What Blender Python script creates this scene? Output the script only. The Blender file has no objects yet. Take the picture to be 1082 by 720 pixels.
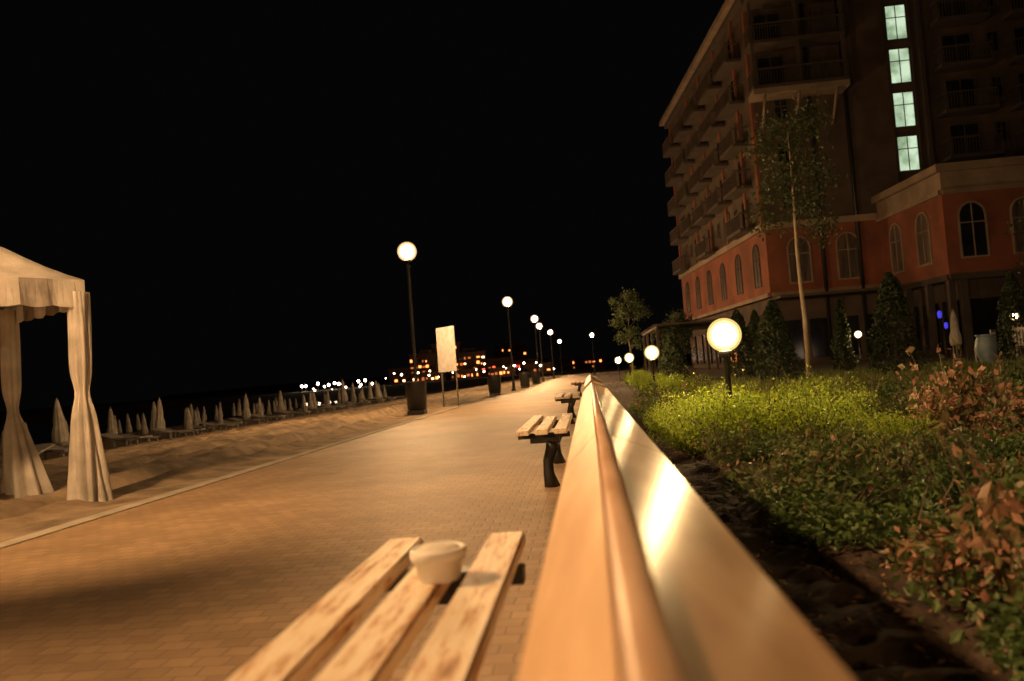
import bpy, bmesh, math, random
from mathutils import Vector, Matrix, noise
random.seed(7)
sc=bpy.context.scene
sc.view_settings.view_transform='Standard'
sc.view_settings.look='None'
sc.view_settings.exposure=0
COL=sc.collection

# ---------------------------------------------------------------- materials
def mat(name,c1,c2=None,scale=5.0,rough=0.7,bump=0.0,bscale=None,metal=0.0,coat=0.0,stretch=None,detail=6,spec=0.5,island=False,translucent=0.0,croug=0.26):
    m=bpy.data.materials.new(name); m.use_nodes=True
    nt=m.node_tree; b=nt.nodes['Principled BSDF']
    b.inputs['Roughness'].default_value=rough; b.inputs['Metallic'].default_value=metal
    b.inputs['Coat Weight'].default_value=coat; b.inputs['Coat Roughness'].default_value=croug
    b.inputs['Specular IOR Level'].default_value=spec
    if c2 is None: c2=tuple(x*0.7 for x in c1)
    tc=nt.nodes.new('ShaderNodeTexCoord'); mp=nt.nodes.new('ShaderNodeMapping')
    nt.links.new(tc.outputs['Object'],mp.inputs[0])
    if stretch: mp.inputs['Scale'].default_value=stretch
    n=nt.nodes.new('ShaderNodeTexNoise'); n.inputs['Scale'].default_value=scale; n.inputs['Detail'].default_value=detail
    nt.links.new(mp.outputs[0],n.inputs['Vector'])
    r=nt.nodes.new('ShaderNodeValToRGB')
    r.color_ramp.elements[0].position=0.35; r.color_ramp.elements[1].position=0.65
    r.color_ramp.elements[0].color=(*c2,1); r.color_ramp.elements[1].color=(*c1,1)
    if island:
        g=nt.nodes.new('ShaderNodeNewGeometry'); nt.links.new(g.outputs['Random Per Island'],r.inputs[0])
        r.color_ramp.elements[0].position=0.0; r.color_ramp.elements[1].position=1.0
    else: nt.links.new(n.outputs['Fac'],r.inputs[0])
    nt.links.new(r.outputs[0],b.inputs['Base Color'])
    if bump:
        n2=nt.nodes.new('ShaderNodeTexNoise'); n2.inputs['Scale'].default_value=bscale or scale*4; n2.inputs['Detail'].default_value=8
        nt.links.new(mp.outputs[0],n2.inputs['Vector'])
        bp=nt.nodes.new('ShaderNodeBump'); bp.inputs['Strength'].default_value=bump; bp.inputs['Distance'].default_value=0.02
        nt.links.new(n2.outputs['Fac'],bp.inputs['Height']); nt.links.new(bp.outputs[0],b.inputs['Normal'])
    if translucent:
        out=nt.nodes['Material Output']; t=nt.nodes.new('ShaderNodeBsdfTranslucent'); mx=nt.nodes.new('ShaderNodeMixShader')
        mx.inputs[0].default_value=translucent
        nt.links.new(r.outputs[0],t.inputs[0]); nt.links.new(b.outputs[0],mx.inputs[1]); nt.links.new(t.outputs[0],mx.inputs[2]); nt.links.new(mx.outputs[0],out.inputs[0])
    return m
def ramp_add(m,pos,col):
    for n in m.node_tree.nodes:
        if n.type=='VALTORGB':
            e=n.color_ramp.elements.new(pos); e.color=(*col,1)
def emis(name,col,s):
    m=bpy.data.materials.new(name); m.use_nodes=True; nt=m.node_tree
    b=nt.nodes['Principled BSDF']; b.inputs['Base Color'].default_value=(*col,1)
    b.inputs['Emission Color'].default_value=(*col,1); b.inputs['Emission Strength'].default_value=s
    return m
def halo_shell(name,col,s):  # clear shell with emission added to imitate a warm halo round the bulb
    m=bpy.data.materials.new(name); m.use_nodes=True; nt=m.node_tree; nt.nodes.remove(nt.nodes['Principled BSDF'])
    t=nt.nodes.new('ShaderNodeBsdfTransparent'); t.inputs[0].default_value=(1,.97,.92,1); e=nt.nodes.new('ShaderNodeEmission'); e.inputs[0].default_value=(*col,1); e.inputs[1].default_value=s
    a=nt.nodes.new('ShaderNodeAddShader'); nt.links.new(t.outputs[0],a.inputs[0]); nt.links.new(e.outputs[0],a.inputs[1]); nt.links.new(a.outputs[0],nt.nodes['Material Output'].inputs[0])
    return m

M={}
M['black']=mat('black_iron',(0.02,0.02,0.02),(0.012,0.012,0.012),rough=0.45,scale=20)
M['lampglow']=emis('street_lamp_bulb',(1.0,0.61,0.29),1900)
M['lampshell']=halo_shell('street_lamp_halo_glass',(1.0,0.60,0.26),.55)
M['lampshell2']=halo_shell('street_lamp_halo_inner',(1.0,0.72,0.40),.60)
M['lampglow_far']=emis('far_lamp_glass',(1.0,0.80,0.55),25)
M['lampglow_cool']=emis('cool_lamp_bulb',(0.55,0.85,1.0),200)
M['globe']=emis('garden_lamp_bulb',(1.0,0.68,0.32),230)
M['globeshell']=halo_shell('garden_globe_halo_glass',(1.0,0.74,0.24),.48)
M['globeshell2']=halo_shell('garden_globe_halo_inner',(1.0,0.84,0.40),.50)
M['canvas']=mat('white_canvas',(0.66,0.60,0.54),(0.42,0.38,0.34),scale=3.5,rough=0.9,bump=0.2,bscale=30,translucent=0.2)
M['valance']=mat('dark_valance_stripe',(0.30,0.26,0.23),(0.18,0.155,0.135),scale=7,rough=0.9)
M['umb']=mat('umbrella_canvas',(0.36,0.33,0.30),(0.25,0.23,0.21),scale=3,rough=0.9)
M['signw']=mat('sign_board_paint',(0.62,0.60,0.58),(0.48,0.46,0.44),scale=6,rough=0.6)
M['steel']=mat('galvanised_steel',(0.35,0.35,0.34),(0.25,0.25,0.24),scale=12,rough=0.4,metal=0.8)
M['hotelwall']=mat('brown_render',(0.115,0.08,0.058),(0.065,0.046,0.035),scale=0.7,rough=0.9,bump=0.2,bscale=20)
M['hotelred']=mat('red_render',(0.29,0.095,0.05),(0.17,0.06,0.034),scale=0.6,rough=0.9,bump=0.2,bscale=20)
M['cream']=mat('cream_plaster',(0.32,0.24,0.17),(0.22,0.165,0.12),scale=1.0,rough=0.8)
M['railing']=mat('balcony_railing_paint',(0.085,0.064,0.05),(0.055,0.042,0.033),scale=1.0,rough=0.8)
M['glass']=mat('dark_glass',(0.02,0.022,0.025),(0.01,0.01,0.012),scale=1,rough=0.12,spec=0.5)
M['curtained']=mat('curtained_glass',(0.14,0.10,0.078),(0.04,0.035,0.03),scale=3,rough=0.3,stretch=(4,4,0.3))
M['rail_l']=mat('varnished_pine',(0.74,0.50,0.30),(0.58,0.36,0.20),scale=3,rough=0.5,bump=0.10,bscale=14,stretch=(5,0.8,5),coat=0.1)
M['rail_r']=mat('varnished_pine_glossy',(0.66,0.42,0.25),(0.48,0.28,0.155),scale=3,rough=0.5,stretch=(5,1.2,5),coat=0.62,croug=.25)
M['ridge']=mat('pinkish_varnished_strip',(0.74,0.50,0.36),(0.56,0.35,0.23),scale=4,rough=0.4,bump=0.08,bscale=6,stretch=(6,1.0,6),coat=0.25)
M['bark']=mat('bark',(0.16,0.12,0.08),(0.08,0.06,0.04),scale=12,rough=0.9,bump=0.5,stretch=(3,3,0.6))
M['limb']=mat('dark_limb_bark',(0.07,0.055,0.035),(0.04,0.03,0.02),scale=12,rough=0.9)
M['litbark']=mat('lit_bark',(0.50,0.40,0.26),(0.34,0.26,0.165),scale=12,rough=0.9,bump=0.5,stretch=(3,3,0.6))  # bark colour lightened to carry the lamp light on the trunk
M['leaf_mix']=mat('leaf_mixed',(0.36,0.18,0.12),(0.05,0.08,0.02),island=True,rough=0.5,translucent=0.25)
ramp_add(M['leaf_mix'],0.5,(0.10,0.135,0.04)); ramp_add(M['leaf_mix'],0.82,(0.16,0.15,0.055))
M['leaf_green']=mat('leaf_green',(0.115,0.175,0.045),(0.04,0.075,0.02),island=True,rough=0.5,translucent=0.25)
M['leaf_lamplit']=mat('leaf_lamplit',(0.44,0.54,0.05),(0.20,0.31,0.03),island=True,rough=0.5,translucent=0.3)  # bright yellow green puts the globe lamp's light into the hedge leaves
M['leaf_red']=mat('leaf_reddish',(0.58,0.29,0.21),(0.13,0.12,0.04),island=True,rough=0.5,translucent=0.25)
M['leaf_dark']=mat('leaf_conifer',(0.045,0.065,0.02),(0.018,0.03,0.01),island=True,rough=0.6)
M['leaf_tree']=mat('leaf_tree',(0.08,0.105,0.035),(0.035,0.055,0.018),island=True,rough=0.5,translucent=0.35)
M['blade']=mat('grass_blade',(0.26,0.27,0.08),(0.10,0.14,0.04),island=True,rough=0.6,translucent=0.3)
M['litter']=mat('dry_leaf',(0.30,0.18,0.09),(0.12,0.07,0.04),island=True,rough=0.8)
M['soil']=mat('garden_soil',(0.09,0.057,0.038),(0.032,0.019,0.012),scale=6,rough=0.95,bump=1.0,bscale=18)
M['lawn']=mat('lawn_grass',(0.08,0.12,0.025),(0.045,0.07,0.015),scale=4,rough=0.9,bump=1.0,bscale=60)
M['conc']=mat('kerb_concrete',(0.46,0.40,0.33),(0.34,0.29,0.23),scale=5,rough=0.85,bump=0.3)
M['white']=mat('white_plastic',(0.55,0.53,0.5),(0.45,0.44,0.42),scale=3,rough=0.5)
M['urn']=mat('pale_blue_glaze',(0.30,0.40,0.48),(0.22,0.30,0.36),scale=6,rough=0.4)
M['lounger']=mat('lounger_plastic',(0.22,0.21,0.2),(0.16,0.15,0.14),scale=3,rough=0.6)
M['ash']=mat('ashtray_ceramic',(0.93,0.92,0.90),(0.86,0.84,0.80),scale=14,rough=0.5,bump=0.1)
M['ashsand']=mat('ashtray_sand',(0.93,0.88,0.80),(0.66,0.60,0.52),scale=60,rough=0.9,bump=0.4)
def stair_mat():
    m=bpy.data.materials.new('lit_stair_glass'); m.use_nodes=True; nt=m.node_tree; b=nt.nodes['Principled BSDF']
    tc=nt.nodes.new('ShaderNodeTexCoord'); n=nt.nodes.new('ShaderNodeTexNoise'); n.inputs['Scale'].default_value=0.9; n.inputs['Detail'].default_value=3
    r=nt.nodes.new('ShaderNodeValToRGB'); r.color_ramp.elements[0].position=.35; r.color_ramp.elements[1].position=.6
    r.color_ramp.elements[0].color=(0.22,0.33,0.19,1); r.color_ramp.elements[1].color=(0.62,0.80,0.56,1)
    nt.links.new(tc.outputs['Object'],n.inputs[0]); nt.links.new(n.outputs['Fac'],r.inputs[0]); nt.links.new(r.outputs[0],b.inputs['Emission Color'])
    b.inputs['Emission Strength'].default_value=1.0; b.inputs['Base Color'].default_value=(.2,.2,.2,1); return m
M['stairwin']=stair_mat()
def painted_wood():
    m=bpy.data.materials.new('worn_painted_slat'); m.use_nodes=True; nt=m.node_tree; b=nt.nodes['Principled BSDF']; L=nt.links
    tc=nt.nodes.new('ShaderNodeTexCoord'); mp=nt.nodes.new('ShaderNodeMapping'); mp.inputs['Scale'].default_value=(9,1.1,9)
    L.new(tc.outputs['Object'],mp.inputs[0])
    oi=nt.nodes.new('ShaderNodeObjectInfo'); va=nt.nodes.new('ShaderNodeVectorMath'); va.operation='ADD'
    sc_=nt.nodes.new('ShaderNodeMath'); sc_.operation='MULTIPLY'; sc_.inputs[1].default_value=30; L.new(oi.outputs['Random'],sc_.inputs[0])
    L.new(mp.outputs[0],va.inputs[0]); L.new(sc_.outputs[0],va.inputs[1])
    n=nt.nodes.new('ShaderNodeTexNoise'); n.inputs['Scale'].default_value=4; n.inputs['Detail'].default_value=10; n.inputs['Roughness'].default_value=.72
    L.new(va.outputs[0],n.inputs[0])
    r=nt.nodes.new('ShaderNodeValToRGB'); r.color_ramp.elements[0].position=.40; r.color_ramp.elements[1].position=.50
    r.color_ramp.elements[0].color=(0.55,0.30,0.14,1); r.color_ramp.elements[1].color=(0.84,0.70,0.52,1)
    e=r.color_ramp.elements.new(.32); e.color=(0.16,0.08,0.035,1)
    e=r.color_ramp.elements.new(.62); e.color=(0.88,0.78,0.64,1)
    L.new(n.outputs['Fac'],r.inputs[0])
    L.new(r.outputs[0],b.inputs['Base Color']); b.inputs['Roughness'].default_value=.5
    bp=nt.nodes.new('ShaderNodeBump'); bp.inputs['Strength'].default_value=.45; bp.inputs['Distance'].default_value=.01
    L.new(n.outputs['Fac'],bp.inputs['Height']); L.new(bp.outputs[0],b.inputs['Normal'])
    return m
M['slat']=painted_wood()
def paver():
    m=bpy.data.materials.new('block_paving'); m.use_nodes=True; nt=m.node_tree; b=nt.nodes['Principled BSDF']; L=nt.links
    tc=nt.nodes.new('ShaderNodeTexCoord')
    nw=nt.nodes.new('ShaderNodeTexNoise'); nw.inputs['Scale'].default_value=7; L.new(tc.outputs['Object'],nw.inputs[0])
    vm=nt.nodes.new('ShaderNodeMix'); vm.data_type='VECTOR'; vm.inputs[0].default_value=.022; L.new(tc.outputs['Object'],vm.inputs[4]); L.new(nw.outputs['Color'],vm.inputs[5])
    br=nt.nodes.new('ShaderNodeTexBrick'); br.inputs['Scale'].default_value=1.0
    br.inputs['Brick Width'].default_value=.11; br.inputs['Row Height'].default_value=.085; br.inputs['Mortar Size'].default_value=.009
    br.inputs['Color1'].default_value=(.48,.335,.21,1); br.inputs['Color2'].default_value=(.375,.255,.155,1); br.inputs['Mortar'].default_value=(.31,.21,.13,1)
    br.inputs['Mortar Smooth'].default_value=1.0
    L.new(vm.outputs[1],br.inputs['Vector'])
    n=nt.nodes.new('ShaderNodeTexNoise'); n.inputs['Scale'].default_value=.6; n.inputs['Detail'].default_value=10; n.inputs['Roughness'].default_value=.65; L.new(tc.outputs['Object'],n.inputs[0])
    r=nt.nodes.new('ShaderNodeValToRGB'); r.color_ramp.elements[0].position=.35; r.color_ramp.elements[1].position=.65
    r.color_ramp.elements[0].color=(.56,.52,.47,1); r.color_ramp.elements[1].color=(1.08,1.03,.97,1); L.new(n.outputs['Fac'],r.inputs[0])
    mx=nt.nodes.new('ShaderNodeMix'); mx.data_type='RGBA'; mx.blend_type='MULTIPLY'; mx.inputs[0].default_value=1
    L.new(br.outputs['Color'],mx.inputs[6]); L.new(r.outputs[0],mx.inputs[7]); L.new(mx.outputs[2],b.inputs['Base Color'])
    b.inputs['Roughness'].default_value=.62
    bp=nt.nodes.new('ShaderNodeBump'); bp.inputs['Strength'].default_value=.3; bp.inputs['Distance'].default_value=.006; bp.invert=True
    L.new(br.outputs['Fac'],bp.inputs['Height']); L.new(bp.outputs[0],b.inputs['Normal'])
    return m
M['paver']=paver()
M['sand']=mat('beach_sand',(0.36,0.26,0.165),(0.15,0.105,0.065),scale=2.2,rough=0.95,bump=1.0,bscale=12,detail=9)
M['water']=mat('sea_water',(0.01,0.012,0.014),(0.006,0.007,0.008),scale=.5,rough=0.12,bump=.5,bscale=1.2)
M['farwall']=mat('far_wall_lit',(0.36,0.17,0.07),(0.16,0.08,0.04),scale=.3,rough=.9)  # orange wall colour includes the glow of the town lights
M['win_o']=emis('lit_window_orange',(1.0,.30,.07),3.4)
M['win_w']=emis('lit_window_warm',(1.0,.58,.28),5)
M['win_r']=emis('lit_window_red',(1.0,.10,.05),3.4)
M['win_d']=emis('dim_window_orange',(1.0,.26,.07),.7)
M['blue']=emis('blue_lamp_glass',(.06,.06,.9),.7)
M['dimwarm']=emis('dim_room_glass',(1.0,.40,.14),.03)

# ---------------------------------------------------------------- helpers
def newobj(name,me,parent=None,mats=None):
    o=bpy.data.objects.new(name,me); COL.objects.link(o)
    if mats:
        for m in (mats if isinstance(mats,(list,tuple)) else [mats]): me.materials.append(m)
    if parent: o.parent=parent
    return o
def meta(o,label,cat,group=None):
    o['label']=label; o['category']=cat
    if group: o['group']=group
    return o
def empty(name,loc=(0,0,0)):
    o=bpy.data.objects.new(name,None); o.empty_display_size=.2; o.location=loc; COL.objects.link(o); return o
def bm2(name,bm,mats,parent=None,smooth=False,bevel=0):
    if bevel: bmesh.ops.bevel(bm,geom=bm.edges[:],offset=bevel,segments=2,affect='EDGES')
    me=bpy.data.meshes.new(name); bm.to_mesh(me); bm.free()
    if smooth:
        for p in me.polygons: p.use_smooth=True
    return newobj(name,me,parent,mats)
def box(bm,x0,x1,y0,y1,z0,z1,mi=0,M4=None):
    vs=[bm.verts.new(Vector(p) if M4 is None else M4@Vector(p)) for p in
        [(x0,y0,z0),(x1,y0,z0),(x1,y1,z0),(x0,y1,z0),(x0,y0,z1),(x1,y0,z1),(x1,y1,z1),(x0,y1,z1)]]
    for f in [(0,3,2,1),(4,5,6,7),(0,1,5,4),(1,2,6,5),(2,3,7,6),(3,0,4,7)]:
        fa=bm.faces.new([vs[i] for i in f]); fa.material_index=mi
def lathe(bm,prof,seg=20,cx=0,cy=0,mi=0,fold=None):
    rings=[]
    for (r,z) in prof:
        ring=[]
        for i in range(seg):
            a=2*math.pi*i/seg; rr=r*(1+(fold(a,z) if fold else 0))
            ring.append(bm.verts.new((cx+rr*math.cos(a),cy+rr*math.sin(a),z)))
        rings.append(ring)
    for a,b in zip(rings,rings[1:]):
        for i in range(seg):
            f=bm.faces.new((a[i],a[(i+1)%seg],b[(i+1)%seg],b[i])); f.material_index=mi; f.smooth=True
    for ring,rev in ((rings[0],True),(rings[-1],False)):
        f=bm.faces.new(ring[::-1] if rev else ring); f.material_index=mi
def ball(name,r,z,mt,parent,u=20,v=12):
    bm=bmesh.new(); bmesh.ops.create_uvsphere(bm,u_segments=u,v_segments=v,radius=r)
    for q in bm.verts: q.co.z+=z
    return bm2(name,bm,mt,parent,smooth=True)
def tube(bm,pts,radii,seg=8,mi=0):
    pts=[Vector(p) for p in pts]; rings=[]
    for k,p in enumerate(pts):
        d=(pts[min(k+1,len(pts)-1)]-pts[max(k-1,0)]).normalized()
        u=d.cross(Vector((0.3,1,0.1))).normalized(); v=d.cross(u)
        r=radii[k] if isinstance(radii,(list,tuple)) else radii
        rings.append([bm.verts.new(p+u*r*math.cos(2*math.pi*i/seg)+v*r*math.sin(2*math.pi*i/seg)) for i in range(seg)])
    for a,b in zip(rings,rings[1:]):
        for i in range(seg):
            f=bm.faces.new((a[i],a[(i+1)%seg],b[(i+1)%seg],b[i])); f.material_index=mi; f.smooth=True
    bm.faces.new(rings[0][::-1]).material_index=mi; bm.faces.new(rings[-1]).material_index=mi
def copy_thing(root,loc,rotz=0,scale=None):
    r=root.copy(); COL.objects.link(r); r.location=loc; r.rotation_euler[2]=rotz
    if scale: r.scale=(scale,)*3 if not isinstance(scale,tuple) else scale
    for c in list(root.children):
        cc=c.copy(); COL.objects.link(cc); cc.parent=r
        for g in list(c.children):
            gg=g.copy(); COL.objects.link(gg); gg.parent=cc
    return r
def leaves_mesh(name,centers,size,mats,stems=None,matpick=None,up=0.3):
    V=[];F=[];MI=[]
    for (x,y,z) in centers:
        s=size*random.uniform(.6,1.3)
        d=Vector((random.gauss(0,1),random.gauss(0,1),random.gauss(0,.7)+up)).normalized()
        u=d.cross(Vector((random.gauss(0,1),random.gauss(0,1),random.gauss(0,1)))).normalized(); w=d.cross(u)
        c=Vector((x,y,z)); b=len(V); 
        V+= [c-u*s*.5, c+w*s*.28+d*s*.08-u*s*.05, c+u*s*.5, c-w*s*.28+d*s*.08-u*s*.05]
        F.append((b,b+1,b+2)); F.append((b,b+2,b+3)); mi=(matpick() if matpick else 0); MI+=[mi,mi]
    if stems:
        for (p,q,r) in stems:
            p=Vector(p);q=Vector(q); d=(q-p).normalized(); u=d.cross(Vector((.2,1,.1))).normalized()*r; w=d.cross(u.normalized())*r
            b=len(V); V+=[p+u,p-u*.5+w,p-u*.5-w,q+u*.4,q-u*.2+w*.4,q-u*.2-w*.4]
            for i in range(3): F.append((b+i,b+(i+1)%3,b+3+(i+1)%3,b+3+i)); MI.append(len(mats)-1)
    me=bpy.data.meshes.new(name); me.from_pydata([tuple(v) for v in V],[],F)
    for m in mats: me.materials.append(m)
    me.polygons.foreach_set('material_index',MI); me.update(); return me

# ---------------------------------------------------------------- ground
def lin(a,b,s):
    n=max(1,int(round((b-a)/s))); return [a+(b-a)*i/n for i in range(n)]
def prof(x,y):
    t=min(1,max(0,(-5.5-x)/20)); z=-1.25*t*t*(3-2*t)
    if x<-28: z-= min(1,(-28-x)/35)*1.8
    if y>150: z=z*(1-min(1,(y-150)/40))
    return z
def gh(x,y):
    z=prof(x,y)-0.012
    if -30<x<-4.1 and y<75:
        e=min(1,(-4.1-x)/.8)
        a=noise.noise(Vector((x*.9,y*.5,0)))*.05+noise.noise(Vector((x*3.2,y*2.2,3)))*.05+noise.noise(Vector((x*7,y*6,7)))*.045
        for rx in (-5.4,-6.6,-8.3):
            xx=x-rx-.35*math.sin(y*.12+rx); a-=.12*math.exp(-(xx/.17)**2)-.07*math.exp(-((abs(xx)-.36)/.15)**2)
        z+=e*(a+.0)
    return z
xs=[-2500,-900,-400,-200,-120,-80,-60,-48]+lin(-40,-28,3)+lin(-28,-13,1.0)+lin(-13,-4.0,.09)+[-4.0,-3.7,0,5,15,40,100,300,900,2500]
ys=[-300,-60,-20,-5]+lin(0,30,.13)+lin(30,75,1.2)+lin(75,200,12)+[200,300,500,900,2500]
V=[(x,y,gh(x,y)) for y in ys for x in xs]; nx=len(xs)
F=[(j*nx+i,j*nx+i+1,(j+1)*nx+i+1,(j+1)*nx+i) for j in range(len(ys)-1) for i in range(nx-1)]
me=bpy.data.meshes.new('ground'); me.from_pydata(V,[],F)
for p in me.polygons: p.use_smooth=True
g=newobj('ground',me,None,M['sand']); g['kind']='structure'
def sheet(name,x0,x1,y0,y1,z,m):
    me=bpy.data.meshes.new(name); me.from_pydata([(x0,y0,z),(x1,y0,z),(x1,y1,z),(x0,y1,z)],[],[(0,1,2,3)])
    o=newobj(name,me,None,m); o['kind']='structure'; return o
me=bpy.data.meshes.new('promenade_path'); me.from_pydata([(-3.8,-8,.006),(.12,-8,.006),(.12,170,.006),(-3.1,170,.006),(-3.1,36,.006),(-3.8,26,.006)],[],[(0,1,2,3,4,5)])
o=newobj('promenade_path',me,None,M['paver']); o['kind']='structure'
bm=bmesh.new()
for k in range(34): box(bm,-3.95,-3.803,-8+k,-8+k+.992,-.05,.014)
for k in range(130):
    y=26+k; f=lambda yy:-3.8+.7*min(1,(yy-26)/10)
    xa,xb=f(y),f(y+.99)
    vs=[bm.verts.new(p) for p in [(xa-.15,y,.014),(xa-.004,y,.014),(xb-.004,y+.99,.014),(xb-.15,y+.99,.014)]]; bm.faces.new(vs)
o=bm2('path_kerb',bm,M['conc']); o['kind']='structure'
sheet('sea_water',-2500,-36,-300,2500,-2.1,M['water'])
def soilh(x,y): return .03+noise.noise(Vector((x*2,y*2,1)))*.04+noise.noise(Vector((x*7,y*7,5)))*.05+noise.noise(Vector((x*15,y*15,5)))*.025
xs2=lin(.125,3,.04)+lin(3,12,.5)+[12,45]; ys2=lin(-3,8,.04)+lin(8,90,1)+[90]
V=[(x,y,soilh(x,y)) for y in ys2 for x in xs2]; nx=len(xs2)
F=[(j*nx+i,j*nx+i+1,(j+1)*nx+i+1,(j+1)*nx+i) for j in range(len(ys2)-1) for i in range(nx-1)]
me=bpy.data.meshes.new('garden_soil'); me.from_pydata(V,[],F)
for p in me.polygons: p.use_smooth=True
o=newobj('garden_soil',me,None,M['soil']); o['kind']='structure'
sheet('lawn',4.6,13,12,33,.10,M['lawn'])
P=[]
for i in range(1500):
    x=random.uniform(.2,1.3); y=.7+9*random.random()**1.5; P.append((x,y,soilh(x,y)+.012))
me=leaves_mesh('leaf_litter',P,.035,[M['litter']],up=3.0); o=bpy.data.objects.new('leaf_litter',me); COL.objects.link(o); o['kind']='stuff'; meta(o,'dry fallen leaves scattered on the garden soil','leaf litter')

# ---------------------------------------------------------------- wooden rail
RH=.88
def rail(y0,y1,label):
    root=empty('wooden_rail',(0,0,0)); meta(root,label,'fence','wooden rails along the path')
    def plank(name,pts,mt):
        n=max(1,round((y1-y0)/3.2)); 
        for k in range(n):
            a=y0+(y1-y0)*k/n+.002; b=y0+(y1-y0)*(k+1)/n-.002
            bm=bmesh.new(); A=[bm.verts.new((p[0],a,p[1])) for p in pts]; B=[bm.verts.new((p[0],b,p[1])) for p in pts]
            bm.faces.new(A[::-1]); bm.faces.new(B)
            for i in range(len(pts)): bm.faces.new((A[i],A[(i+1)%len(pts)],B[(i+1)%len(pts)],B[i]))
            bmesh.ops.recalc_face_normals(bm,faces=bm.faces)
            bmesh.ops.bevel(bm,geom=[e for e in bm.edges],offset=.006,segments=3,affect='EDGES')
            bm2(name,bm,mt,root)
    plank('board',[(.008,RH-.190),(-.092,RH-.292),(-.098,RH-.318),(.012,RH-.222)],M['rail_l'])
    plank('board',[(.039,RH-.197),(.195,RH-.265),(.188,RH-.290),(.036,RH-.224)],M['rail_r'])
    prof_=[(.024+.017*math.cos(t),RH-.194+.012*math.sin(t)) for t in [math.pi*i/8 for i in range(9)]]
    bm=bmesh.new(); A=[bm.verts.new((p[0],y0-.002,p[1])) for p in prof_]; B=[bm.verts.new((p[0],y1+.002,p[1])) for p in prof_]
    for i in range(len(prof_)-1):
        f=bm.faces.new((A[i+1],A[i],B[i],B[i+1])); f.smooth=True
    bm.faces.new(A); bm.faces.new(B[::-1]); bm.faces.new((A[0],A[-1],B[-1],B[0]))
    bm2('ridge_strip',bm,M['ridge'],root)
    n=max(2,round((y1-y0)/2)+1)
    for k in range(n):
        y=y0+.15+(y1-y0-.3)*k/(n-1)
        bm=bmesh.new(); box(bm,-.03,.07,y-.05,y+.05,0,RH-.24)
        bm2('post',bm,M['rail_l'],root,bevel=.006)
    bm=bmesh.new(); box(bm,.072,.095,y0,y1,.30,.46); bm2('lower_board',bm,M['rail_l'],root,bevel=.004)
rail(-1.2,9.4,'varnished pine rail with a glossy sloped cap')
rail(11.4,19.5,'varnished pine rail continuing beyond a gap beside the path')

# ---------------------------------------------------------------- benches
def bench():
    root=empty('park_bench'); L=1.9
    seat=empty('seat'); seat.parent=root
    for k,xc in enumerate((-.14,0,.14)):
        bm=bmesh.new()
        box(bm,xc-.048,xc+.048,-L/2,L/2-(.27 if k==1 else 0),.412,.45)
        bm2('slat',bm,M['slat'],seat,bevel=.005)
    for s in (-1,1):
        y=s*(L/2-.22)
        bm=bmesh.new()
        box(bm,-.19,.20,y-.03,y+.03,.372,.409)
        box(bm,-.10,.12,y-.035,y+.035,.335,.371)
        tube(bm,[(.07,y,.34),(.05,y,.28),(.02,y,.20),(.02,y,.10),(.04,y,.0)],[.06,.045,.04,.045,.065],8)
        bm2('leg',bm,M['black'],root)
    return root
b=bench(); b.location=(-.395,1.22,0)
meta(b,'wooden slat bench with worn paint and an ashtray','bench','slat benches beside the rail')
for (y) in (6.75,13.4,25):
    c=copy_thing(b,(-.38,y,0)); c['label']='wooden slat bench with black iron legs'
root=empty('ashtray',(-.352,1.70,.451)); meta(root,'white tapered ashtray cup standing on the bench slats','ashtray')
bm=bmesh.new()
lathe(bm,[(.042,.0),(.045,.003),(.050,.040),(.058,.044),(.061,.048),(.061,.064),(.058,.068),(.052,.068),(.050,.066),(.049,.062)],28)
bm2('cup',bm,M['ash'],root,smooth=True)
bm=bmesh.new(); lathe(bm,[(.0485,.063),(.046,.0675),(.02,.071),(.001,.072)],20); bm2('sand_fill',bm,M['ashsand'],root,smooth=True)

# ---------------------------------------------------------------- street lamps
def street_lamp():
    root=empty('street_lamp')
    bm=bmesh.new()
    lathe(bm,[(.13,0),(.13,.05),(.09,.08),(.075,.35),(.085,.38),(.055,.42),(.045,1.2),(.038,3.9),(.06,3.93),(.06,3.98),(.03,4.0),(.03,4.06)],16)
    bm2('pole',bm,M['black'],root,smooth=False)
    bm=bmesh.new(); lathe(bm,[(.05,4.06),(.10,4.08),(.105,4.11),(.05,4.12)],16); bm2('lamp_base',bm,M['black'],root)
    gl=ball('lamp_globe',.26,4.34,M['lampshell'],root)
    ball('inner_halo',.22,4.34,M['lampshell2'],gl)  # second glow shell added between globe and bulb to grade the halo
    ball('bulb',.17,4.34,M['lampglow'],gl)
    return root
sl=street_lamp(); sl.location=(-4.62,21,0); meta(sl,'tall black street lamp with a glowing round head','street lamp','street lamps along the promenade')
for x,y in ((-4.62,2.3),(-4.62,-14),(-3.7,38.6),(-3.35,53),(-3.6,62),(-3.3,74),(-3.4,100)): copy_thing(sl,(x,y,0))
cl=copy_thing(sl,(.6,88,0)); cl['label']='street lamp with a cool bluish white light'
for c in cl.children:
    for g_ in c.children:
        if g_.name.startswith('bulb'):
            g_.data=g_.data.copy(); g_.data.materials[0]=M['lampglow_cool']
root=empty('shadow_blocker',(-4.15,2.36,0)); meta(root,'added unseen cloth banner hanging on a pole beside the path','blocker')  # out-of-view panel added to throw a dark band across the path
bm=bmesh.new(); lathe(bm,[(.035,-.1),(.03,3.85)],10); bm2('pole',bm,M['steel'],root)
bm=bmesh.new(); box(bm,-.006,.006,.05,.33,2.75,3.8); bm2('blocker_cloth',bm,M['canvas'],root)
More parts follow.
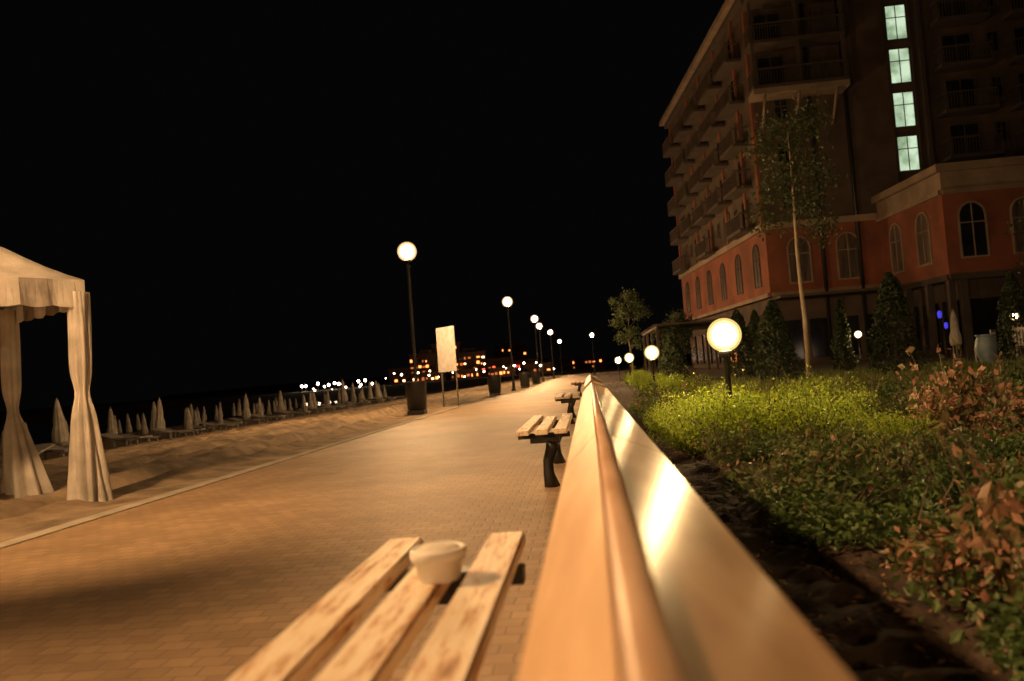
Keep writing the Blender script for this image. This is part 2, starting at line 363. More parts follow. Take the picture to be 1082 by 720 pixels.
# bins
def bin_():
    root=empty('litter_bin')
    bm=bmesh.new(); lathe(bm,[(.22,.10),(.25,.12),(.29,.80),(.29,.84),(.26,.84),(.24,.6),(.01,.59)],14); bm2('bin_body',bm,M['black'],root)
    bm=bmesh.new(); box(bm,-.22,.22,-.22,.22,0,.098); bm2('bin_base',bm,M['black'],root,bevel=.01)
    return root
bn=bin_(); bn.location=(-4.5,20.35,0); meta(bn,'dark round litter bin standing by a street lamp','litter bin','litter bins along the promenade')
for x,y in ((-3.9,32.5),(-3.5,43),(-3.5,52)): copy_thing(bn,(x,y,0))

# garden globe lamps
def globe_lamp():
    root=empty('globe_lamp')
    bm=bmesh.new(); lathe(bm,[(.07,0),(.07,.03),(.03,.05),(.028,.86),(.055,.88),(.065,.93),(.055,.94)],14); bm2('pole',bm,M['black'],root)
    gl=ball('lamp_globe',.165,1.09,M['globeshell'],root,24,14)
    ball('inner_halo',.140,1.09,M['globeshell2'],gl,24,14)  # added glow shell, grades the halo of the garden globe
    ball('bulb',.110,1.09,M['globe'],gl); return root
gl=globe_lamp(); gl.location=(1.33,7.9,0); meta(gl,'low garden lamp with a glowing glass globe above the hedge','garden lamp','globe lamps in the garden bed')
for x,y,z in ((1.42,18,.0),(1.42,28,0),(1.42,38.5,.0),(2.0,-1.3,.25)):
    copy_thing(gl,(x,y,z))
for x,y,z in ((8.5,26,.2),(13.5,26.6,.3)): copy_thing(gl,(x,y,z),0,.7 if x<9 else .8).location.z=z+.3

# ---------------------------------------------------------------- sign
root=empty('notice_sign',(-4.28,24.0,0)); root.rotation_euler[2]=math.radians(-42); meta(root,'white notice board on two thin metal posts','sign')
bm=bmesh.new(); box(bm,-.44,.44,-.015,.015,1.05,2.42); bm2('sign_board',bm,M['signw'],root,bevel=.005)
for x in (-.36,.36):
    bm=bmesh.new(); lathe(bm,[(.025,-.3),(.025,2.38)],10,cx=x,cy=.043); bm2('post',bm,M['steel'],root)

# ---------------------------------------------------------------- cabana
A=Vector((-4.68,6.98,0)); B=Vector((-6.02,7.82,0)); e1=(B-A); Lc=e1.length; ang=math.atan2(e1.y,e1.x)
root=empty('beach_cabana',(A.x,A.y,-.02)); root.rotation_euler[2]=ang; meta(root,'white canvas beach cabana with tied curtains on the sand','cabana')
L_=Lc
ux=Vector((math.cos(-ang),math.sin(-ang)))
def curtain(cx,cy,lean,sd,pinch,flare,w0):
    bm=bmesh.new(); seg=56; rings=[]
    N=36
    for k in range(N+1):
        t=k/N; z=1.95*(1-t)
        r=w0-.015*t-.028*math.exp(-((t-pinch)/.07)**2)+flare*max(0,t-pinch-.03)**1.15
        kx=lean*max(0,t-pinch)**1.3
        ox=ux.x*kx; oy=ux.y*kx
        ring=[]
        for i in range(seg):
            a=2*math.pi*i/seg
            fl=noise.noise(Vector((math.cos(a)*2.2,math.sin(a)*2.2,t*1.6+sd)))
            rr=r*(1+.20*math.sin(a*8+1.2*math.sin(t*3+sd)+3*fl)*(0.45+.8*t)+.35*fl)
            ring.append(bm.verts.new((cx+ox+rr*math.cos(a),cy+oy+rr*math.sin(a),z)))
        rings.append(ring)
    for p,q in zip(rings,rings[1:]):
        for i in range(seg):
            f=bm.faces.new((p[i],q[i],q[(i+1)%seg],p[(i+1)%seg])); f.smooth=True
    bm2('curtain',bm,M['canvas'],root)
for k,(cx,cy,ln,pn,fl,w0) in enumerate(((0,0,.06,.48,.20,.088),(L_,0,.28,.54,.36,.08),(0,L_,0,.5,.2,.09),(L_,L_,0,.5,.2,.09))):
    curtain(cx,cy,ln,k*3.7,pn,fl,w0)
    bm=bmesh.new(); box(bm,cx-.03,cx+.03,cy-.03,cy+.03,-.1,2.0); bm2('post',bm,M['white'],root)
bm=bmesh.new(); ov=.05; N=14; H0=2.06; H1=2.66
def roofz(u,v):
    d=max(abs(u-.5),abs(v-.5))*2; return H0+(H1-H0)*(1-d)**1.1+.04*noise.noise(Vector((u*5,v*5,1)))*(1-d)
grid=[[bm.verts.new((-ov+(L_+2*ov)*i/N,-ov+(L_+2*ov)*j/N,roofz(i/N,j/N))) for i in range(N+1)] for j in range(N+1)]
for j in range(N):
    for i in range(N): bm.faces.new((grid[j][i],grid[j][i+1],grid[j+1][i+1],grid[j+1][i])).smooth=True
bm2('canopy_roof',bm,M['canvas'],root)
bm=bmesh.new(); per=[]
n=36
for s in range(4):
    for i in range(n):
        t=i/n; a=-ov; b_=L_+ov; p=[(a+(b_-a)*t,a),(b_,a+(b_-a)*t),(b_-(b_-a)*t,b_),(a,b_-(b_-a)*t)][s]; per.append((p[0],p[1],t))
top=[bm.verts.new((p[0],p[1],H0-.001)) for p in per]; c=L_/2
bot=[bm.verts.new((c+(p[0]-c)*(1.0+.012*math.sin(k*1.3)),c+(p[1]-c)*(1.0+.012*math.sin(k*1.3)),H0-.24-.02*abs(math.sin(p[2]*math.pi*6)))) for k,p in enumerate(per)]
for i in range(len(per)):
    f=bm.faces.new((top[i],bot[i],bot[(i+1)%len(per)],top[(i+1)%len(per)])); f.material_index=1-(i//6)%2
bm2('valance',bm,[M['canvas'],M['valance']],root)
bm=bmesh.new()
for (x0,x1,y0,y1) in ((.03,L_-.03,-.02,.02),(.03,L_-.03,L_-.02,L_+.02),(-.02,.02,.03,L_-.03),(L_-.02,L_+.02,.03,L_-.03)): box(bm,x0,x1,y0,y1,1.98,2.02)
bm2('roof_frame',bm,M['white'],root)

# ---------------------------------------------------------------- umbrellas
root=empty('beach_umbrella')
bm=bmesh.new(); lathe(bm,[(.022,-.2),(.022,2.05)],8); lathe(bm,[(.2,0),(.2,.06),(.05,.08)],12); bm2('pole',bm,M['lounger'],root)
bm=bmesh.new(); lathe(bm,[(.17,.62),(.20,.75),(.19,1.0),(.13,1.25),(.14,1.35),(.10,1.7),(.05,2.0),(.01,2.12)],24,fold=lambda a,z:.25*math.sin(a*8))
bm2('folded_canopy',bm,M['umb'],root)
meta(root,'closed white beach umbrella standing in the sand','umbrella','closed umbrellas on the beach')
first=True
for r in range(5):
    for k in range(17):
        x=-15.5-r*3.4+random.uniform(-.9,.9); y=17+k*3.4+random.uniform(-1.2,1.2)+r*2
        if first: root.location=(x,y,gh(x,y)-.1); first=False; cu=root
        else: 
            u=copy_thing(cu,(x,y,gh(x,y)-.1),random.uniform(0,3),random.uniform(.58,.9)); u.rotation_euler[0]=random.uniform(-.06,.06); u.rotation_euler[1]=random.uniform(-.06,.06)
cu.scale=(.8,.8,.8)
# sun loungers
root=empty('sun_lounger'); bm=bmesh.new()
box(bm,-.3,.3,-.9,.35,.27,.32); 
M4=Matrix.Translation((0,.36,.29))@Matrix.Rotation(math.radians(15),4,'X'); box(bm,-.3,.3,0,.6,0,.05,M4=M4)
bm2('lounger_bed',bm,M['lounger'],root,bevel=.01)
for x in (-.26,.26):
    for y in (-.75,.25):
        bm=bmesh.new(); box(bm,x-.025,x+.025,y-.025,y+.025,0,.268); bm2('leg',bm,M['lounger'],root)
meta(root,'plastic sun lounger standing on the sand','sun lounger','sun loungers on the beach')
root.location=(-14.5,19,gh(-14.5,19))
for r in range(3):
    for k in range(12):
        x=-14.4-r*3.4+random.uniform(-.3,.3); y=20.5+k*3.4+random.uniform(-.5,.5)+r*2
        copy_thing(root,(x,y,gh(x,y)+.0),random.uniform(-.5,.5)+1.5,.9)

# ---------------------------------------------------------------- plants
def dome_pts(n,R,H,clumps=9):
    C=[]
    for i in range(clumps):
        a=random.uniform(0,6.28); r=R*math.sqrt(random.random())*.75; C.append((r*math.cos(a),r*math.sin(a),H*random.uniform(.35,.85)*(1-.35*(r/R)**2),R*random.uniform(.3,.5)))
    P=[]
    while len(P)<n:
        c=random.choice(C); d=Vector((random.gauss(0,1),random.gauss(0,1),random.gauss(0,1))).normalized()*c[3]*random.uniform(.6,1.08)
        p=(c[0]+d.x,c[1]+d.y,c[2]+d.z*.8)
        if p[2]>.03: P.append(p)
    return P,C
def shrub_mesh(n,R,H,size,mats,clumps=9,pick=None,shoots=9):
    P,C=dome_pts(n,R,H,clumps)
    stems=[((random.uniform(-.05,.05),random.uniform(-.05,.05),-.02),(c[0],c[1],c[2]),.008) for c in C]
    for i in range(shoots):
        a=random.uniform(0,6.28); q=Vector((math.cos(a)*R*.8,math.sin(a)*R*.8,H*random.uniform(.9,1.5))); stems.append(((q.x*.4,q.y*.4,H*.4),tuple(q),.005))
        for t in range(10):
            f=t/9; P.append(tuple(Vector((q.x*.4,q.y*.4,H*.4)).lerp(q,f)+Vector((random.uniform(-.03,.03),random.uniform(-.03,.03),random.uniform(-.02,.02)))))
    return leaves_mesh('shrub',P,size,mats+[M['bark']],stems,pick)
kinds=[('leaf_mix','low shrub with mixed green and pinkish leaves'),('leaf_green','low shrub with dense green leaves'),('leaf_red','low shrub with pinkish brown leaves')]
sm={}
for k,_ in kinds:
    sz={'leaf_mix':.044,'leaf_green':.042,'leaf_red':.054}[k]
    sm[k]=[shrub_mesh(1000 if k!='leaf_green' else 1500,.42,.36,sz,[M[k],M['leaf_green'] if k!='leaf_red' else M['leaf_mix']],6,lambda:0 if random.random()<.65 else 1) for i in range(4)]
sm['clip']=[shrub_mesh(3200,.42,.48,.030,[M['leaf_lamplit'],M['leaf_green']],16,lambda:0 if random.random()<.9 else 1,5) for i in range(2)]
def put_shrub(me,x,y,s,label,group):
    o=bpy.data.objects.new('shrub',me); COL.objects.link(o); o.location=(x,y,.02); o.rotation_euler[2]=random.uniform(0,6.28); o.scale=(s,s,s*random.uniform(.6,1.3))
    meta(o,label,'shrub',group)
n=0
def bed_edge(y): 
    return .90 if y<3 else .90-.10*(y-3) if y<4.2 else .76
y=1.1
while y<13:
    x=bed_edge(y)+.26
    while x<.95*y+2.0 and x<8.5:
        xx=x+random.uniform(-.17,.17); yy=y+random.uniform(-.22,.22)
        if (.9<xx<2.7 and 6.4<yy<15):
            if (xx-1.33)**2+(yy-7.9)**2<.03: xx+=.2
            put_shrub(random.choice(sm['clip']),xx,yy,.92,'clipped hedge bush with lamplight-tinted leaves below the globe lamp','shrubs in the garden bed')
        elif random.random()<.84:
            nv=noise.noise(Vector((xx*.9,yy*.9,2)))+random.uniform(-.12,.12)
            k=kinds[2] if nv>.20 and xx<4 else kinds[0] if nv>.02 else kinds[1]
            s=random.uniform(.62,1.2)*(.92 if yy<4 else 1.08 if yy<8 else 1.15)
            put_shrub(random.choice(sm[k[0]]),xx,yy,s,k[1],'shrubs in the garden bed')
        n+=1
        x+=.60 if yy<7 else .76
    y+=.60 if y<7 else .85
for x,y,s in ((1.16,7.35,1.12),(1.5,7.2,1.1),(1.0,8.0,1.0)):
    put_shrub(sm['clip'][0],x,y,s,'clipped hedge bush with lamplight-tinted leaves below the globe lamp','shrubs in the garden bed')
print('shrubs',n)
for k in range(18):
    put_shrub(random.choice(sm['clip']),1.75+random.uniform(-.1,.1),13.4+k*1.1,1.0,'clipped green hedge bush beside the path','shrubs in the garden bed')
P=[]
for i in range(38000):
    y=1.0+14*random.random()**1.5; x=bed_edge(y)+random.random()*(min(10.5,.95*y+2.2)-bed_edge(y))
    pn=noise.noise(Vector((x*1.6,y*1.6,14)))
    if pn<-.16: continue
    h=.08+.14*(noise.noise(Vector((x*2.2,y*2.2,9)))+.5); e=min(1,(x-bed_edge(y)+.08)/.25+max(0,noise.noise(Vector((x*5,y*5,3))))*.6)
    if random.random()>e: continue
    P.append((x,y,.03+h*random.random()**.6))
me=leaves_mesh('ground_cover_plants',P,.043,[M['leaf_mix'],M['leaf_red'],M['leaf_green']],matpick=lambda:random.choice((0,0,1,2,2,2)),up=1.0)
o=bpy.data.objects.new('ground_cover_plants',me); COL.objects.link(o); o['kind']='stuff'; meta(o,'low mixed leafy ground cover on the garden soil','ground cover')
V=[];F=[]
for i in range(26000):
    y=9+14*random.random(); x=3.0+random.random()*(y*.75)
    h=random.uniform(.10,.26)*(1+.7*noise.noise(Vector((x*.9,y*.9,33)))); a=random.uniform(0,6.28); b_=random.uniform(.03,.12); w=.009
    dx,dy=math.cos(a),math.sin(a); k=len(V)
    V+=[(x-dy*w,y+dx*w,.08),(x+dy*w,y-dx*w,.08),(x+dx*b_*.4+dy*w*.8,y+dy*b_*.4-dx*w*.8,.08+h*.6),(x+dx*b_*.4-dy*w*.8,y+dy*b_*.4+dx*w*.8,.08+h*.6),(x+dx*b_,y+dy*b_,.08+h)]
    F+=[(k,k+1,k+2,k+3),(k+3,k+2,k+4)]
me=bpy.data.meshes.new('lawn_blades'); me.from_pydata(V,[],F); me.materials.append(M['blade'])
o=bpy.data.objects.new('lawn_blades',me); COL.objects.link(o); o['kind']='stuff'; meta(o,'short pale green grass growing behind the shrubs','grass')

def conifer(x,y,h,w,label):
    P=[]
    for i in range(3800):
        t=random.random()**.8; z=.12+t*(h-.12); r=w/2*(1-t)**.62*(.9 if t>.08 else .75)
        a=random.uniform(0,6.28); rr=r*(random.uniform(.7,1.05)+.16*math.sin(a*5+z*7)+.3*noise.noise(Vector((math.cos(a)*1.5+x,math.sin(a)*1.5,z*1.5)))); P.append((rr*math.cos(a),rr*math.sin(a),z))
    root=empty('conifer_bush',(x,y,0)); meta(root,label,'conifer')
    me=leaves_mesh('crown',P,.10,[M['leaf_dark']],up=.8); o=bpy.data.objects.new('crown',me); COL.objects.link(o); o.parent=root
    bm=bmesh.new(); tube(bm,[(0,0,-.1),(0,0,h*.85)],[.05,.01],8); bm2('trunk',bm,M['bark'],root)
conifer(7.6,20.6,2.65,1.55,'dark conical conifer bush on the lawn')
conifer(4.7,20.6,2.2,1.35,'dark rounded conifer bush beside the tree')
conifer(8.0,26,2.4,.8,'slim dark conifer on the lawn')
conifer(5.0,27,2.4,1.3,'dark conifer bush beyond the tree')
conifer(6.2,30,2.5,1.2,'dark conifer bush near the hotel')
conifer(12.2,24,2.7,1.3,'dark conifer bush near the terrace')
conifer(3.0,29,2.0,1.3,'dark conifer bush beside the path')

def tree(x,y,h,cw,z0,nl,leafs,label,size=.09,tr=.06,bark='bark',spread=.55,wob=.05):
    root=empty('tree',(x,y,0)); meta(root,label,'tree')
    bm=bmesh.new()
    tp=[(0,0,-.1)]+[(wob*math.sin(i*1.1),wob*math.cos(i*1.7)-wob,h*.93*i/8) for i in range(1,9)]
    tube(bm,tp,[tr*(1-.1*i) for i in range(9)],9)
    bm2('trunk',bm,M[bark],root)
    bm=bmesh.new()
    tips=[]
    for i in range(nl):
        z=z0+(h*.93-z0)*(i+.5)/nl; a=i*2.4; ln=cw/2*(1.0-.45*abs((i/nl)-.35)/.65)*random.uniform(.5,1.2)
        p0=Vector((.02,0,z)); p1=p0+Vector((math.cos(a)*ln*.5,math.sin(a)*ln*.5,ln*.45)); p2=p0+Vector((math.cos(a)*ln,math.sin(a)*ln,ln*.65))
        tube(bm,[p0,p1,p2],[tr*.3,tr*.16,.006],6); tips+=[(p1,.28),(p2,.3),(p1.lerp(p2,.5),.3)]
        for s in (-1,1):
            q=p1+Vector((math.cos(a+s*.9)*ln*.45,math.sin(a+s*.9)*ln*.45,ln*.25)); tube(bm,[p1,q],[tr*.13,.004],5); tips.append((q,.28))
    tips.append((Vector((0,0,h*.95)),.35))
    bm2('limb',bm,M['limb'],root)
    P=[]
    for i in range(leafs):
        c,r=random.choice(tips); d=Vector((random.gauss(0,1),random.gauss(0,1),random.gauss(0,1)))*r*spread*cw/2.4; P.append(tuple(c+d))
    me=leaves_mesh('crown',P,size,[M['leaf_tree']]); o=bpy.data.objects.new('crown',me); COL.objects.link(o); o.parent=root
tree(5.75,21.7,7.3,2.5,3.5,14,2900,'young slender tree with a sparse leafy crown on the lawn',size=.12,tr=.075,bark='litbark',spread=.65,wob=.02)
tree(2.15,40.5,4.4,1.9,1.5,12,3000,'small bushy tree beside the promenade',size=.13)
tree(5.4,49,3.4,2.6,1.0,12,3500,'small bushy tree near the hotel',size=.14)
tree(13.0,22,4.6,3.0,1.8,12,2600,'leafy tree by the terrace',size=.12)

# ---------------------------------------------------------------- hotel
H=empty('hotel_building',(11.4,50,0)); meta(H,'large brown and red hotel with balconies and lit stairwell','hotel')
OFF=Vector((-11.4,-50,0))
E=(9.3,76)
def fmat(P0,P1,nrm):
    P0=Vector((*P0,0));P1=Vector((*P1,0)); d=(P1-P0).normalized(); n_=Vector((d.y,-d.x,0))
    if n_.dot(Vector((*nrm,0)))<0: n_=-n_
    return Matrix(((d.x,n_.x,0,P0.x+OFF.x),(d.y,n_.y,0,P0.y+OFF.y),(0,0,1,0),(0,0,0,1)))
ML=fmat(E,(11.4,50),(-1,0)); MF=fmat((11.4,50),(42,50),(0,-1))
WS=fmat((18.1,50),(18.6,42.4),(-1,0)); WF=fmat((18.6,42.4),(42,42.4),(0,-1))
ZR=23.3
def prism(name,poly,z0,z1,mt):
    bm=bmesh.new(); A=[bm.verts.new((x+OFF.x,y+OFF.y,z0)) for x,y in poly]; B=[bm.verts.new((x+OFF.x,y+OFF.y,z1)) for x,y in poly]
    bm.faces.new(A[::-1]); bm.faces.new(B)
    for i in range(len(poly)): bm.faces.new((A[i],A[(i+1)%len(poly)],B[(i+1)%len(poly)],B[i]))
    bmesh.ops.recalc_face_normals(bm,faces=bm.faces)
    return bm2(name,bm,mt,H)
body=[E,(11.4,50),(42,50),(42,76)]
prism('wall',body,8.6,ZR,M['hotelwall'])
prism('lower_wall',body,4.4,8.595,M['hotelred'])
prism('ground_floor_wall',[(9.7,75.6),(11.75,50.5),(41.6,50.5),(41.6,75.6)],-.2,4.395,M['hotelwall'])
def fb(name,mx,s0,s1,n0,n1,z0,z1,mt,bev=0):
    bm=bmesh.new(); box(bm,s0,s1,n0,n1,z0,z1,M4=mx); bmesh.ops.recalc_face_normals(bm,faces=bm.faces)
    return bm2(name,bm,mt,H,bevel=bev)
fb('cornice',ML,-.6,26.3,-.5,.75,ZR,ZR+.35,M['cream']); fb('cornice',ML,-.4,26.0,-.4,.35,ZR-.35,ZR-.003,M['railing'])
fb('cornice',MF,.4,31,-.5,.7,ZR+.002,ZR+.34,M['cream'])
fb('roof_slab',MF,1,30.5,-25,-.6,ZR+.002,ZR+.2,M['hotelwall'])
fb('belt_course',ML,0,26.05,.003,.22,8.45,8.85,M['cream']); fb('belt_course',MF,.1,6.6,.003,.25,8.45,8.85,M['cream'])
fb('belt_course',ML,0,26.05,.003,.16,4.3,4.55,M['cream']); fb('belt_course',MF,.1,6.6,.003,.18,4.3,4.55,M['cream'])
def window(mx,s,z,w=1.3,h=1.9,arch=False,gl=None,frm=None):
    bm=bmesh.new(); fr=.09
    def ring(w,h):
        pts=[(-w/2,0),(w/2,0)]
        if arch:
            hh=h-w/2; pts+= [(w/2*math.cos(math.pi*i/10),hh+w/2*math.sin(math.pi*i/10)) for i in range(11)]
        else: pts+=[(w/2,h),(-w/2,h)]
        return pts
    o=ring(w,h); inn=[(p[0]*(1-2*fr/w),fr+p[1]*(1-2*fr/h)) for p in o]
    def vv(p,n): return bm.verts.new(mx@Vector((s+p[0],n,z+p[1])))
    O0=[vv(p,.004) for p in o]; O=[vv(p,.07) for p in o]; I=[vv(p,.07) for p in inn]; I2=[vv(p,.025) for p in inn]
    N=len(o)
    for i in range(N):
        j=(i+1)%N; bm.faces.new((O0[i],O0[j],O[j],O[i])); bm.faces.new((O[i],O[j],I[j],I[i])); bm.faces.new((I[i],I[j],I2[j],I2[i]))
    f=bm.faces.new(I2); f.material_index=1
    box(bm,s-.025,s+.025,.03,.06,z+fr,z+h-fr-.02,M4=mx); box(bm,s-w/2+fr,s+w/2-fr,.03,.058,z+h*.62,z+h*.62+.05,M4=mx)
    bmesh.ops.recalc_face_normals(bm,faces=bm.faces)
    bm2('window',bm,[frm or M['cream'],gl or M['curtained']],H)
def balcony(mx,s0,s1,z,dep=1.3):
    bm=bmesh.new(); box(bm,s0,s1,.004,dep,z-.15,z+.05,M4=mx); box(bm,s0,s1,dep-.06,dep,z+1.0,z+1.07,M4=mx)
    box(bm,s0,s0+.06,.01,dep-.06,z+1.0,z+1.07,M4=mx); box(bm,s1-.06,s1,.01,dep-.06,z+1.0,z+1.07,M4=mx)
    n=int((s1-s0)/.16)
    for i in range(n+1):
        x=s0+(s1-s0-.03)*i/n; box(bm,x,x+.03,dep-.045,dep-.015,z+.05,z+1.0,M4=mx)
    for i in range(1,int(dep/.2)):
        for x in (s0,s1-.03): box(bm,x,x+.03,i*.2,i*.2+.03,z+.05,z+1.0,M4=mx)
    bmesh.ops.recalc_face_normals(bm,faces=bm.faces); bm2('balcony',bm,M['railing'],H)
FZ=[8.9+2.75*k for k in range(5)]
for b_ in range(5):
    s=3.0+b_*4.9
    for k,z in enumerate(FZ):
        if k>0 or b_%2==0: balcony(ML,s-1.7,s+1.7,z,1.0)
        window(ML,s,z+.08,1.7,2.1,gl=M['glass'] if (b_+k)%3 else M['curtained'],frm=M['railing'])
        if b_<4: window(ML,s+2.45,z+.8,.7,1.2,gl=M['glass'],frm=M['railing'])
for s in (.6,8,12.8,17.7,22.6,25.6): fb('pilaster',ML,s-.0,s+.35,.003,.14,8.86,ZR-.36,M['hotelred'])
for b_ in range(6): window(ML,2.4+b_*4.3,5.1,1.4,2.8,arch=True,gl=M['curtained'],frm=M['railing'])
for k in range(2):
    window(MF,1.9+k*2.9,5.0,1.4,2.9,arch=True)
for k,z in enumerate(FZ[:3]):
    window(MF,1.6,z+.7,.9,1.4,gl=M['glass'],frm=M['railing'])
bm=bmesh.new(); box(bm,-.3,5.3,.005,1.6,16.4,16.75,M4=MF); bmesh.ops.recalc_face_normals(bm,faces=bm.faces); bm2('balcony_block',bm,M['cream'],H)
for z in (16.76,19.5,22.2):
    balcony(MF,-.3,5.3,z+.12,1.62)
for z in (17.0,19.7):
    window(MF,1.2,z,1.7,2.2,gl=M['glass'],frm=M['railing']); window(MF,3.8,z,1.7,2.2,frm=M['railing'])
for x in (-.25,2.4,5.05):
    fb('post',MF,x,x+.2,1.35,1.55,16.76,22.0,M['railing'])
for x in (.4,2.4,4.6):
    bm=bmesh.new(); tube(bm,[MF@Vector((x,.06,14.6)),MF@Vector((x,1.4,16.38))],.09,6); bm2('bracket',bm,M['cream'],H)
for x in (3.3,5.45):
    bm=bmesh.new(); tube(bm,[MF@Vector((x,.12,0.2)),MF@Vector((x,.12,ZR-.4))],.11,8); bm2('drain_pipe',bm,M['black'],H)
for x0 in (8.05,9.52): fb('stairwell_frame',MF,x0,x0+.12,.004,.15,9.9,ZR-.4,M['railing'])
for z in (11.2,13.9,16.6,19.3):
    window(MF,8.84,z,1.32,2.25,gl=M['stairwin'],frm=M['railing'])
for b_ in range(5):
    s=12.2+b_*4.2
    for z in FZ[1:]:
        balcony(MF,s-1.5,s+1.5,z,1.3); window(MF,s,z+.08,1.8,2.1,gl=M['glass'],frm=M['railing'])
        window(MF,s+2.1,z+.8,.7,1.3,gl=M['glass'],frm=M['railing'])
fb('pilaster',MF,9.9,10.15,.003,.4,9.9,ZR-.4,M['railing'])
# projecting wing
wp=[(18.1,49.99),(18.6,42.4),(42,42.4),(42,49.99)]
prism('wing_wall',wp,4.0,8.4,M['hotelred'])
prism('wing_ground_wall',[(19.0,49.99),(19.4,43.3),(41,43.3),(41,49.99)],-.2,3.995,M['hotelwall'])
prism('wing_roof',wp,8.404,9.75,M['cream'])
for mx,l in ((WS,7.6),(WF,23)):
    fb('wing_cornice',mx,0 if mx is WS else -.28,l,.004,.28,9.45,9.85,M['cream']); fb('wing_cornice',mx,.02,l-.02,.004,.15,8.3,8.55,M['cream'])
    fb('wing_cornice',mx,.02,l-.02,.004,.12,3.9,4.2,M['railing'])
for s in (2.2,5.4): window(WS,s,4.95,1.5,2.9,arch=True)
for k,s in enumerate((1.35,3.9,6.5,9.1,11.7)): window(WF,s,4.95,1.4,2.9,arch=True,gl=M['glass'] if k==0 else M['curtained'])
for s in (.1,2.5,4.9,7.15): fb('column',WS,s,s+.3,-.34,-.02,0,3.9,M['railing'])
for s in (.5,3.2,5.9,8.6,11.3,14): fb('column',WF,s,s+.35,-.34,-.02,0,3.9,M['railing'])
for s in (.9,3.2,5.4): fb('ground_window',WS,s,s+1.3,-.80,-.62,.4,2.9,M['glass'])
for s in (1.3,4.0,6.7,9.4): fb('ground_window',WF,s,s+1.5,-.895,-.80,.4,2.9,M['glass'])
for b_ in range(4): fb('ground_window',MF,.6+b_*1.7,1.8+b_*1.7,-.5,-.45,.4,2.8,M['glass'])
for b_ in range(9): fb('ground_window',ML,.6+b_*2.8,2.6+b_*2.8,-.4,-.22,.4,2.9,M['dimwarm'] if b_ in (5,) else M['glass'])
fb('awning',MF,0,6.5,.01,2.4,4.05,4.2,M['hotelwall']); 

# pergola
root=empty('pergola',(6.6,50,0)); meta(root,'low pergola with posts in front of the hotel','pergola')
bm=bmesh.new()
for k in range(14): box(bm,-2.6,2.4,k*.9-2,k*.9-1.92,3.0,3.12)
bm2('beams',bm,M['railing'],root)
for x in (-2.4,2.2):
    bm=bmesh.new(); box(bm,x-.06,x+.06,-2.2,10,2.86,2.998); bm2('rail',bm,M['railing'],root)
    for y in (-2,2,6,9.8):
        bm=bmesh.new(); box(bm,x-.08,x+.08,y-.08,y+.08,0,2.858); bm2('post',bm,M['railing'],root)

# terrace parasol & chairs, urn
for x,y in ((13.6,31),(14.9,29.2)):
    u=copy_thing(cu,(x,y,.1),random.uniform(0,3),.9); u['label']='closed white parasol on the hotel terrace'; u['group']='closed parasols on the terrace'
root=empty('terrace_chair'); bm=bmesh.new()
box(bm,-.24,.24,-.24,.24,.42,.45); bm2('seat',bm,M['white'],root,bevel=.008)
bm=bmesh.new()
for k in range(5): box(bm,-.22+k*.1,-.16+k*.1,.22,.245,.46,.86)
box(bm,-.24,.24,.215,.25,.862,.93); bm2('backrest',bm,M['white'],root)
for x in (-.21,.21):
    for y in (-.21,.21):
        bm=bmesh.new(); box(bm,x-.02,x+.02,y-.02,y+.02,0,.418); bm2('leg',bm,M['white'],root)
meta(root,'white plastic chair on the terrace','chair','chairs on the terrace'); root.location=(12.1,21.5,.15)
for x,y,a in ((12.9,22.3,.6),(12.3,23.6,2),(13.6,23.4,1.2),(11.6,24.6,4)): copy_thing(root,(x,y,.15),a)
root=empty('garden_urn',(10.4,22,.12)); meta(root,'pale blue round garden urn on the terrace edge','urn')
bm=bmesh.new(); lathe(bm,[(.14,0),(.15,.04),(.12,.08),(.22,.25),(.27,.5),(.24,.70),(.20,.76),(.25,.80),(.25,.83),(.19,.83),(.18,.7),(.01,.68)],20); bm2('urn_body',bm,M['urn'],root,smooth=True)
# blue lamp
bm=bmesh.new(); lathe(bm,[(.05,0),(.05,1.6),(.09,1.62),(.09,1.66)],10); 
root=empty('blue_lamp',(16.5,39.0,.25)); bm2('pole',bm,M['black'],root)
bm=bmesh.new(); lathe(bm,[(.05,1.67),(.09,1.72),(.10,1.9),(.07,2.0),(.03,2.02)],12); bm2('lamp_shade',bm,M['blue'],root)
meta(root,'blue glowing lamp column by the hotel entrance','lamp','blue lamps by the hotel')
copy_thing(root,(17.0,39.6,0),0,.85)

# ---------------------------------------------------------------- far town
def far_building(x,y,w,d,h,lit,mm):
    bm=bmesh.new(); z0=gh(x,y)-1
    box(bm,-w/2,w/2,0,d,0,h+1); box(bm,-w/2-.3,w/2+.3,-.3,d+.3,h+1.003,h+1.4)
    if h>6: box(bm,-w*.2,w*.2,d*.3,d*.6,h+1.403,h+2.6)
    fl=max(1,int(h/1.9)); nc=int(w/1.3)
    for i in range(fl):
        for j in range(nc):
            if random.random()<.18: continue
            cx=-w/2+.4+j*(w-.4)/nc+random.uniform(-.2,.2); cz=1.7+i*1.85+random.uniform(-.15,.15)
            mi=random.choice((mm,2,3,4,5,5,2)) if random.random()<lit else 1
            ww=random.uniform(.3,1.0)
            box(bm,cx-.0,cx+ww,-.06-.001*j,-.004,cz,cz+random.uniform(.4,.9),mi=mi)
    o=bm2('distant_building',bm,[M['farwall'],M['glass'],M['win_o'],M['win_w'],M['win_r'],M['win_d']])
    o.location=(x,y,z0); o.rotation_euler[2]=random.uniform(-.3,.3)
    meta(o,'distant seaside building with lit windows across the bay','building','buildings of the distant town')
